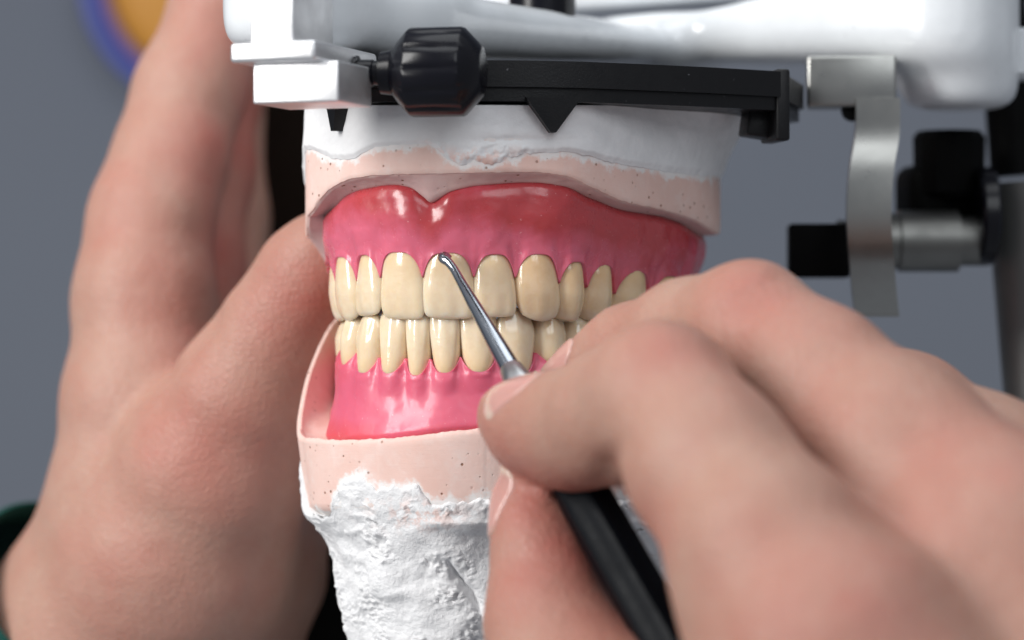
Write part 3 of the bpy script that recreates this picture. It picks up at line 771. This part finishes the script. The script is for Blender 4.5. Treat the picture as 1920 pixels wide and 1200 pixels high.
def wedge(px, hw, depth, z0, z1, out=.3):
    bm = bmesh.new(); e = 12.0
    a_, b_ = [np.array([toX(x, float(plY(x))), float(plY(x))]) for x in (px-e, px+e)]
    tx = (b_-a_)/np.linalg.norm(b_-a_); nn = np.array([tx[1], -tx[0]]); c = (a_+b_)/2
    P3 = [(-hw, z0), (hw, z0), (.5, z1), (-.5, z1)]
    fr = [bm.verts.new((*(c+tx*a+nn*(out-(0 if z == z0 else .4))), z)) for a, z in P3]; bk = [bm.verts.new((*(c+tx*a+nn*(out-depth)), z)) for a, z in P3]
    bm.faces.new(fr); bm.faces.new(bk[::-1])
    for i in range(4): bm.faces.new((fr[i], fr[(i+1) % 4], bk[(i+1) % 4], bk[i]))
    add_bevel(bm, .45, 3); return bm_obj('wedge_tooth', bm, BLACK, plate, 30)
wedge(1038, 4.9, 9, 38.6, 32.6)
wedge(622, 1.8, 6, 38.6, 33.4)
c = P(1455, 170, 19); bm_obj('side_tab', box_bm((c[0], 20.5, 39.0), (2.6, 10, 13.0), math.radians(12), .5), BLACK, plate)
c = P(1425, 238, 24); bm_obj('side_tab', box_bm((c[0], 23, c[2]+.3), (6.4, 6, 5.0), math.radians(12), .5, ry=.14), BLACK, plate)
# steel bracket: block and S-curved strip
Yb = 44
a, b = P(1517, 104, Yb), P(1684, 200, Yb)
bz2 = math.radians(-18)
bk = bm_obj('bracket', box_bm(((a[0]+b[0])/2, Yb+4, (a[2]+b[2])/2), (abs(b[0]-a[0]), 9, abs(a[2]-b[2])), bz2*.3, .6), STEEL, art)
bm = bmesh.new(); path = [(1645, 185, 0), (1645, 235, 0), (1643, 262, -.6), (1636, 300, -2.4), (1630, 350, -4), (1628, 400, -4.4), (1630, 450, -4), (1634, 500, -2.6), (1640, 560, .6), (1644, 594, 2.8)]
pc = np.array(path, float); tq = np.linspace(0, len(pc)-1, 70); kg = np.exp(-np.linspace(-2, 2, 15)**2); kg /= kg.sum()
f1 = curve(list(zip(range(len(pc)), pc[:, 0]))); f2 = curve(list(zip(range(len(pc)), pc[:, 1]))); f3 = curve(list(zip(range(len(pc)), pc[:, 2])))
rings = []; smo = lambda a_: np.convolve(np.pad(a_, 7, 'edge'), kg, 'valid')
s1, s2, s3 = smo(f1(tq)), f2(tq), smo(f3(tq))
for q in range(len(tq)):
    Yq = Yb-1.5+float(s3[q]); ctr = P(float(s1[q]), float(s2[q]), Yq); hw = 4.3
    ring = []
    for sx, sy in ((-1, -1), (1, -1), (1, 1), (-1, 1)):
        ring.append(bm.verts.new((ctr[0]+sx*hw*math.cos(bz2)-sy*1.0*math.sin(bz2)*0, ctr[1]-sx*hw*math.sin(bz2)*-.0+sy*1.1+sx*hw*math.sin(-bz2)*-.6, ctr[2])))
    rings.append(ring)
for i in range(len(rings)-1):
    for k in range(4): bm.faces.new((rings[i][k], rings[i][(k+1) % 4], rings[i+1][(k+1) % 4], rings[i+1][k]))
bm.faces.new(rings[0][::-1]); bm.faces.new(rings[-1]); add_bevel(bm, .35, 2, 50)
bm_obj('strip', bm, STEEL, bk, 40)
c = P(1598, 207, 48); bm_obj('bracket_screw', lathe_bm([(0, 2.2), (3, 2.2)], c, c+np.array([0, -6, 0]), 24), DARK, bk)
# rear joint seen past the bracket
a = P(1478, 470, 58); b = P(1700, 470, 58)
bm_obj('stop_block', box_bm(((P(1478, 470, 62)[0]+P(1590, 470, 62)[0])/2, 62, toZ(471, 62)), (11.8, 11, 10.6), -.05, .5), DARK, art)
bm_obj('joint_shaft', lathe_bm([(0, 4.2), (8, 4.2), (8.2, 5.6), (12, 5.6), (12.2, 6.2), (24, 6.2), (24.2, 5.0), (30, 5.0)], P(1570, 452, 66), P(1900, 452, 66), 40), STEELD, art, 30)
bm_obj('joint_disc', lathe_bm([(0, 9), (.6, 9.8), (3, 9.8), (3.6, 9)], P(1830, 405, 66), P(1900, 405, 66), 48), BLACKG, art, 30)
bm_obj('thumb_knob', lathe_bm([(0, 5.4), (1, 7.2), (12.4, 7.4), (13.6, 6.4)], P(1780, 372, 74), P(1780, 200, 74), 12), DARK, art, 20)
bm_obj('joint_housing', box_bm(P(1762, 365, 78), (16, 14, 12), .2, 3), DARK, art)
bm_obj('rear_column', lathe_bm([(0, 5.4), (36, 5.0), (40, 7.5)], P(1905, 330, 92), P(1885, 90, 92), 32), DARK, art, 30)
bm_obj('rear_knob', lathe_bm([(0, 4), (1, 6), (9, 6), (10, 4)], P(1925, 150, 60), P(1925, 50, 60), 32), WHITE, art, 30)
BROWN = paint_mat('gap_dark_brown', (0.012, 0.008, 0.006), 0.6, 0.1, 700, spec=0.06)
GREYM = paint_mat('grey_pillar', (0.15, 0.15, 0.145), 0.4, 0.06, 600, metal=.6)
# grey pillar, then two dark blocks added behind the casts
bm_obj('rear_post', lathe_bm([(0, 9), (4, 8.6), (10, 8.0), (48, 6.8), (100, 6.4), (116, 6.6)], P(1925, 342, 74), P(1955, 900, 74), 40), GREYM, art, 30)
bm_obj('dark_gap_slab', box_bm((toX(560, 150), 152, -6), (34, 14, 120), AR*.5, 5), BROWN, art)  # added slab that keeps the gap between fingers and cast dark
bm_obj('dark_gap_block', box_bm((toX(760, 96), 90, -70), (95, 16, 46), AR*.4, 3), DARK, art)  # added block, fills the dark gap between hand and lower plaster

# ------------------------------------------------------------------ carving tool
tool = empty('carving_tool', P(1100, 935, -49), 'slim steel carving instrument with black ridged handle resting its hook on a front tooth', 'carving tool')
t0 = P(848, 500, -5.2); t1 = P(958, 692, -21)
ax = (t1-t0)/np.linalg.norm(t1-t0)
def tube(pts, rads, n=20):
    pts = [Vector(tuple(map(float, p))) for p in pts]; bm = bmesh.new(); rings = []
    up = Vector((0, 1, 0.2)).normalized()
    for i, p in enumerate(pts):
        d = (pts[min(i+1, len(pts)-1)]-pts[max(i-1, 0)]).normalized()
        s_ = d.cross(up).normalized(); u_ = s_.cross(d)
        rings.append([bm.verts.new(p+rads[i]*(s_*math.cos(2*math.pi*k/n)+u_*math.sin(2*math.pi*k/n))) for k in range(n)])
    for i in range(len(rings)-1):
        for k in range(n): bm.faces.new((rings[i][k], rings[i][(k+1) % n], rings[i+1][(k+1) % n], rings[i+1][k]))
    bm.faces.new(rings[0][::-1]); bm.faces.new(rings[-1]); return bm
pts = [t1, t1*.7+t0*.3, t1*.4+t0*.6, t1*.15+t0*.85, P(852, 506, -5.6), P(843, 494, -4.8), P(836, 487, -4.2)]
bm_obj('shank', tube(pts, [1.75, 1.5, 1.15, .85, .76, .8, .85]), TOOL, tool, 50)
bm_obj('hook_tip', tube([P(838, 490, -4.4), P(833, 485.5, -4.0), P(831, 482.5, -3.4), P(834, 480.5, -2.7), P(840, 480, -2.3), P(846, 481.5, -2.0)], [.82, .95, .98, .85, .55, .2]), TOOL, tool, 50)
bm_obj('collar', lathe_bm([(0, 1.8), (.3, 2.0), (4.5, 2.75), (9, 3.1), (9.3, 3.4), (13, 3.6)], t1-ax*.3, t1+ax*40, 32), COLLAR, tool, 30)
def hexhandle():
    bm = bmesh.new(); n = 48; rings = []
    q = Vector(tuple(ax)).to_track_quat('Z', 'X').to_matrix().to_4x4()
    prof = [(12, 3.2), (12.6, 3.7), (18, 4.2), (24, 4.35), (150, 4.35), (151, 3.8)]
    for tz, r in prof:
        ring = []
        for k in range(n):
            a = 2*math.pi*k/n; am = (a+math.pi/6) % (math.pi/3)-math.pi/6
            rr = r*(0.35+0.65*math.cos(math.pi/6)/math.cos(am))*1.06
            if tz > 20: rr *= 1-0.045*(abs(am) < .16)           # shallow flutes on the flats
            ring.append(bm.verts.new((rr*math.cos(a), rr*math.sin(a), tz)))
        rings.append(ring)
    for i in range(len(rings)-1):
        for k in range(n): bm.faces.new((rings[i][k], rings[i][(k+1) % n], rings[i+1][(k+1) % n], rings[i+1][k]))
    bm.faces.new(rings[0][::-1]); bm.faces.new(rings[-1])
    bm.transform(Matrix.Translation(Vector(tuple(t1))) @ q); return bm
bm_obj('handle', hexhandle(), GRIP, tool, 25)

# ------------------------------------------------------------------ hands
def build_hand(name, label, chains, blends, mat, lo, hi, h, spots, creases, base):
    lo, hi = np.array(lo, float), np.array(hi, float)
    N = np.ceil((hi-lo)/h).astype(int)
    g = np.stack(np.meshgrid(*[lo[k]+h*np.arange(N[k]) for k in range(3)], indexing='ij'), -1)
    F = None
    for ch, k in zip(chains, blends):
        d = None
        pts = [(P(a[0], a[1], a[2]), a[3]/K*(D+a[2])/D) for a in ch]
        for (p0, r0), (p1, r1) in zip(pts[:-1], pts[1:]):
            c = cone_sdf(g, p0, p1, r0, r1); d = c if d is None else smin(d, c, 5.0)
        F = d if F is None else smin(F, d, k)
    camp = np.array([0, -D, 0.0])
    for (x0, y0, x1, y1, r, dep) in creases:           # folds in the skin, laid on the surface
        poly = []
        for t_ in np.linspace(0, 1, 13):
            bow = math.sin(math.pi*t_)*4*math.sin(x0*1.7)
            ys_ = np.arange(lo[1]+1, hi[1]-1, .4)
            pp = np.array([P(x0+(x1-x0)*t_, y0+(y1-y0)*t_+bow, yy) for yy in ys_])
            ii = np.round((pp-lo)/h).astype(int); ok = np.all((ii >= 0) & (ii < N), axis=1)
            if not ok.any(): continue
            fv = np.where(ok, F[tuple(np.clip(ii, 0, N-1).T)], 9); hit = np.argwhere(fv < 0)
            if len(hit): poly.append(pp[hit[0, 0]])
        if len(poly) < 2: continue
        poly = np.array(poly); b0 = np.clip(((poly.min(0)-4*r-lo)/h).astype(int), 0, N); b1 = np.clip(((poly.max(0)+4*r-lo)/h).astype(int)+2, 0, N)
        sub = tuple(slice(a_, b_) for a_, b_ in zip(b0, b1)); gs = g[sub]; dmin = np.full(gs.shape[:-1], 99.0)
        for a_, b_ in zip(poly[:-1], poly[1:]):
            if np.linalg.norm(b_-a_) < 8: dmin = np.minimum(dmin, cone_sdf(gs, a_, b_, 0, 0))
        F[sub] = F[sub]+dep*np.exp(-(dmin/r)**2)
    F = F+0.35*perlin(g/11.0)+0.12*perlin(g/4.0+3)
    F[0], F[-1] = 1, 1; F[:, 0] = 1; F[:, -1] = 1; F[:, :, 0] = 1; F[:, :, -1] = 1
    v, q = surface_nets(F, lo, h); v = relax(v, q, 4, .5)
    red = np.zeros(len(v))
    for (s, r, a) in spots:
        red = np.maximum(red, a*np.exp(-np.sum((v-P(*s))**2, 1)/(r*r)))
    o = mesh_obj(name, v, q, mat, None, attr={'red': red}, loc=base)
    o['label'] = label; o['category'] = 'hand'
    bvh = BVHTree.FromPolygons(v.tolist(), q.tolist())
    return o, bvh
def nail(hand, bvh, ctr, nrm, axis, ln, wd, lift=.38):
    """curved plate laid on the finger; axis points to the free edge"""
    ctr = Vector(tuple(map(float, ctr))); nrm = Vector(nrm).normalized(); axis = Vector(axis); axis = (axis-nrm*axis.dot(nrm)).normalized(); sd_ = nrm.cross(axis)
    nu, nv = 17, 15; top = []; tip = []
    for i in range(nu):
        for j in range(nv):
            u, v = -1+2*i/(nu-1), -1+2*j/(nv-1)
            x, y = u*math.sqrt(1-.45*v*v*(1 if v < 0 else .75)), v*math.sqrt(1-.40*u*u)
            p = ctr+sd_*x*wd/2+axis*y*ln/2
            hit = bvh.ray_cast(p+nrm*20, -nrm)
            q = hit[0] if hit[0] is not None else p
            e = max(abs(u), abs(v)); top.append((q, e, v)); tip.append(0.9 if v > .82 else (0.3 if v < -.72 else 0.0))
    # keep it close to a smooth plate
    V = np.array([tuple(q) for q, _, _ in top]); A = np.array([e for _, e, _ in top])
    md = V@np.array(nrm); md = np.maximum(md, np.median(md)-3.2); V = V+np.outer(md-V@np.array(nrm), np.array(nrm))
    up = V+np.outer(np.where(A > .95, lift*.1, lift+.22*(1-A*A)), np.array(nrm)); dn = V-np.array(nrm)*.5
    f = grid_faces(nu, nv); m = nu*nv
    f += [tuple(m+k for k in q[::-1]) for q in grid_faces(nu, nv)]
    bd = [i*nv for i in range(nu)]+[(nu-1)*nv+j for j in range(1, nv)]+[i*nv+nv-1 for i in range(nu-2, -1, -1)]+[j for j in range(nv-2, 0, -1)]
    for a, b in zip(bd, bd[1:]+bd[:1]): f.append((a, b, b+m, a+m))
    return mesh_obj('fingernail', np.vstack([up, dn]), f, NAIL, hand, attr={'tip': tip+tip})

# right hand: index over the handle, thumb under it, middle finger behind, ring finger further back
R_index = [(952, 782, -35, 60), (1000, 800, -41, 84), (1080, 806, -51, 106), (1160, 778, -64, 122), (1238, 742, -77, 130), (1330, 870, -90, 148), (1440, 1030, -104, 172), (1580, 1220, -116, 208), (1700, 1400, -122, 230)]
R_middle = [(1042, 716, -16, 34), (1105, 700, -20, 58), (1180, 668, -26, 88), (1290, 636, -38, 104), (1405, 612, -52, 114), (1530, 720, -64, 140), (1680, 860, -78, 178), (1880, 1060, -95, 230), (2060, 1250, -105, 260)]
R_ring = [(1400, 700, -16, 80), (1560, 706, -26, 92), (1700, 778, -38, 108), (1850, 880, -54, 130), (2040, 1020, -72, 180)]
R_thumb = [(983, 925, -38, 50), (1000, 975, -41, 66), (1015, 1060, -45, 84), (1030, 1160, -50, 112), (1080, 1290, -58, 150), (1300, 1480, -84, 210)]
R_palm = [(1560, 1300, -100, 250), (1800, 1380, -96, 280), (2050, 1450, -98, 300)]
YS = 0.82
R_index, R_middle, R_ring, R_thumb, R_palm = [[(a, b, c*YS, d) for a, b, c, d in ch] for ch in (R_index, R_middle, R_ring, R_thumb, R_palm)]
spots = [((1260, 640, -90), 9, .5), ((960, 860, -45), 9, .6), ((1000, 880, -52), 8, .55), ((1080, 1010, -56), 12, .9), ((1040, 1080, -56), 12, .7), ((1410, 520, -66), 10, .6), ((1330, 830, -112), 1.6, .9),
         ((1000, 950, -50), 9, .7), ((1560, 1120, -130), 18, .35), ((1800, 940, -100), 20, .4), ((1060, 700, -20), 7, .6), ((1100, 690, -40), 8, .45), ((1220, 1000, -100), 8, .35), ((1150, 1150, -60), 14, .6)]
creases = [(1352, 582, 1478, 515, 1.1, .75), (1385, 602, 1495, 542, 1.1, .5), (1328, 550, 1400, 505, 1.1, .4), (1052, 735, 1085, 795, 1.0, .35), (1074, 722, 1104, 780, 1.0, .3),
           (1198, 652, 1302, 660, 1.2, .4), (1192, 684, 1308, 692, 1.2, .35), (1218, 626, 1288, 632, 1.1, .3), (1116, 935, 1152, 850, 1.5, 1.2), (1140, 900, 1175, 830, 1.5, .5),
           (948, 1042, 1062, 1056, 1.2, .5), (946, 1076, 1072, 1092, 1.2, .4), (1020, 716, 1004, 768, .9, .35), (1600, 950, 1680, 1010, 2.0, .5), (1700, 830, 1800, 905, 1.8, .35)]
spots = [((a[0], a[1], a[2]*YS), r, w_) for a, r, w_ in spots]
hr, bvh = build_hand('hand', 'hand gripping the carving instrument with index finger and thumb', [R_index, R_thumb, R_middle, R_ring, R_palm], [1, 2.0, 2.4, 3.2, 16], SKIN_R,
                     (-12, -150, -105), (125, 4, 22), 1.15, spots, creases, (95, -100, -95))
nail(hr, bvh, P(968, 738, -44*YS), (-.22, -.52, .82), (-.92, .25, -.25), 11.8, 9.6)
nail(hr, bvh, P(1046, 698, -20*YS), (-.35, -.55, .76), (-.9, .25, -.3), 9.5, 7.6)
nail(hr, bvh, P(944, 945, -41*YS), (-.95, -.22, .15), (-.05, .1, 1), 12.5, 8.5)

# left hand: fingers run up behind the arm, thumb presses the side of the casts
L_index = [(470, -160, 88, 80), (420, 0, 86, 92), (356, 170, 80, 98), (318, 300, 74, 104), (284, 410, 68, 112), (272, 560, 64, 128), (276, 760, 60, 154), (262, 940, 58, 166), (165, 1150, 66, 172), (0, 1300, 84, 180)]
L_middle = [(500, -60, 112, 76), (412, 150, 110, 84), (368, 330, 102, 100), (335, 520, 92, 118), (320, 760, 84, 165)]
L_ring = [(520, 40, 136, 76), (440, 240, 136, 84), (400, 420, 128, 100), (370, 620, 112, 135)]
L_thumb = [(612, 478, 26, 84), (584, 520, 28, 96), (520, 625, 31, 106), (455, 745, 35, 132), (400, 880, 42, 176), (335, 1040, 52, 220), (210, 1220, 62, 205), (20, 1340, 82, 190)]
L_heel = [(470, 900, 66, 130), (450, 1050, 72, 170), (360, 1220, 74, 220)]
lspots = [((390, 300, 66), 12, .75), ((400, 480, 70), 14, .85), ((360, 120, 72), 9, .3), ((600, 560, 18), 12, .7), ((540, 640, 22), 14, .45), ((420, 830, 26), 18, .6), ((330, 560, 54), 14, .5), ((420, 450, 84), 22, .8), ((460, 260, 96), 24, .8), ((230, 400, 56), 12, .35), ((350, 640, 52), 10, .6), ((300, 1120, 34), 20, .3)]
SH = 20
L_index, L_middle, L_ring, L_thumb, L_heel = [[(a, b, c+SH, d) for a, b, c, d in ch] for ch in (L_index, L_middle, L_ring, L_thumb, L_heel)]
lspots = [((a[0], a[1], a[2]+SH), r, w_) for a, r, w_ in lspots]
hl, bvhl = build_hand('hand', 'hand reaching round behind the articulator with thumb pressed against the casts', [L_index, L_middle, L_ring, L_thumb, L_heel], [1, 2.2, 2.2, 3.0, 9], SKIN_L,
                      (-130, 8, -102), (-22, 172, 72), 1.35, lspots, [(285, 730, 408, 598, 1.8, 2.2), (330, 690, 300, 770, 1.8, .8), (470, 580, 592, 640, 1.4, .5), (452, 612, 575, 672, 1.4, .45), (180, 372, 260, 392, 1.6, .5), (185, 410, 265, 425, 1.6, .4)], (-90, 62, -95))
nail(hl, bvhl, P(640, 470, 50), (.55, .75, .35), (.35, .1, .9), 12, 10)
# sleeve cuff round the wrist
ca = P(130, 1110, 88); dv = Vector((-.72, .46, -.52)).normalized()
bm = bmesh.new(); rings = []
q = dv.to_track_quat('Z', 'Y').to_matrix().to_4x4()
for tz, r in [(6, 24.2), (0.6, 24.4), (0, 25.2), (.6, 26.0), (4, 26.4), (12, 26.8), (13, 27.8), (22, 29), (60, 33)]:
    rings.append([bm.verts.new((r*math.cos(2*math.pi*k/64)*(1+.012*math.sin(5*k/64*2*math.pi)), r*.84*math.sin(2*math.pi*k/64), tz)) for k in range(64)])
for i in range(len(rings)-1):
    for k in range(64): bm.faces.new((rings[i][k], rings[i][(k+1) % 64], rings[i+1][(k+1) % 64], rings[i+1][k]))
bm.transform(Matrix.Translation(Vector(tuple(ca))) @ q)
cuff = bm_obj('sleeve_cuff', bm, CLOTH, hl, 60)

# ------------------------------------------------------------------ round dish on the wall
dish = empty('round_dish', P(408, -40, 792), 'round orange dish with blue rim hanging behind the raised fingers', 'dish')
c = P(408, -40, 790)
DS = 1260/876.0                                       # its true size at the wall
def dprof(p): return [(t_*DS, r_*DS) for t_, r_ in p]
bm_obj('rim', lathe_bm(dprof([(0, 40), (0.2, 41.4), (3, 42.4), (16, 42.4), (17.6, 41.4), (18, 39.5), (17.6, 37.2), (16, 36.4), (8, 36.2)]), c+np.array([0, 6, 0]), c+np.array([0, -40, 0]), 72), BLUE, dish, 40)
bm_obj('bowl', lathe_bm(dprof([(9, 36.1), (12, 35.6), (14.2, 30), (14.8, 20), (15, 6), (15, .5)]), c+np.array([0, 6, 0]), c+np.array([0, -40, 0]), 72), ORANGE, dish, 60)
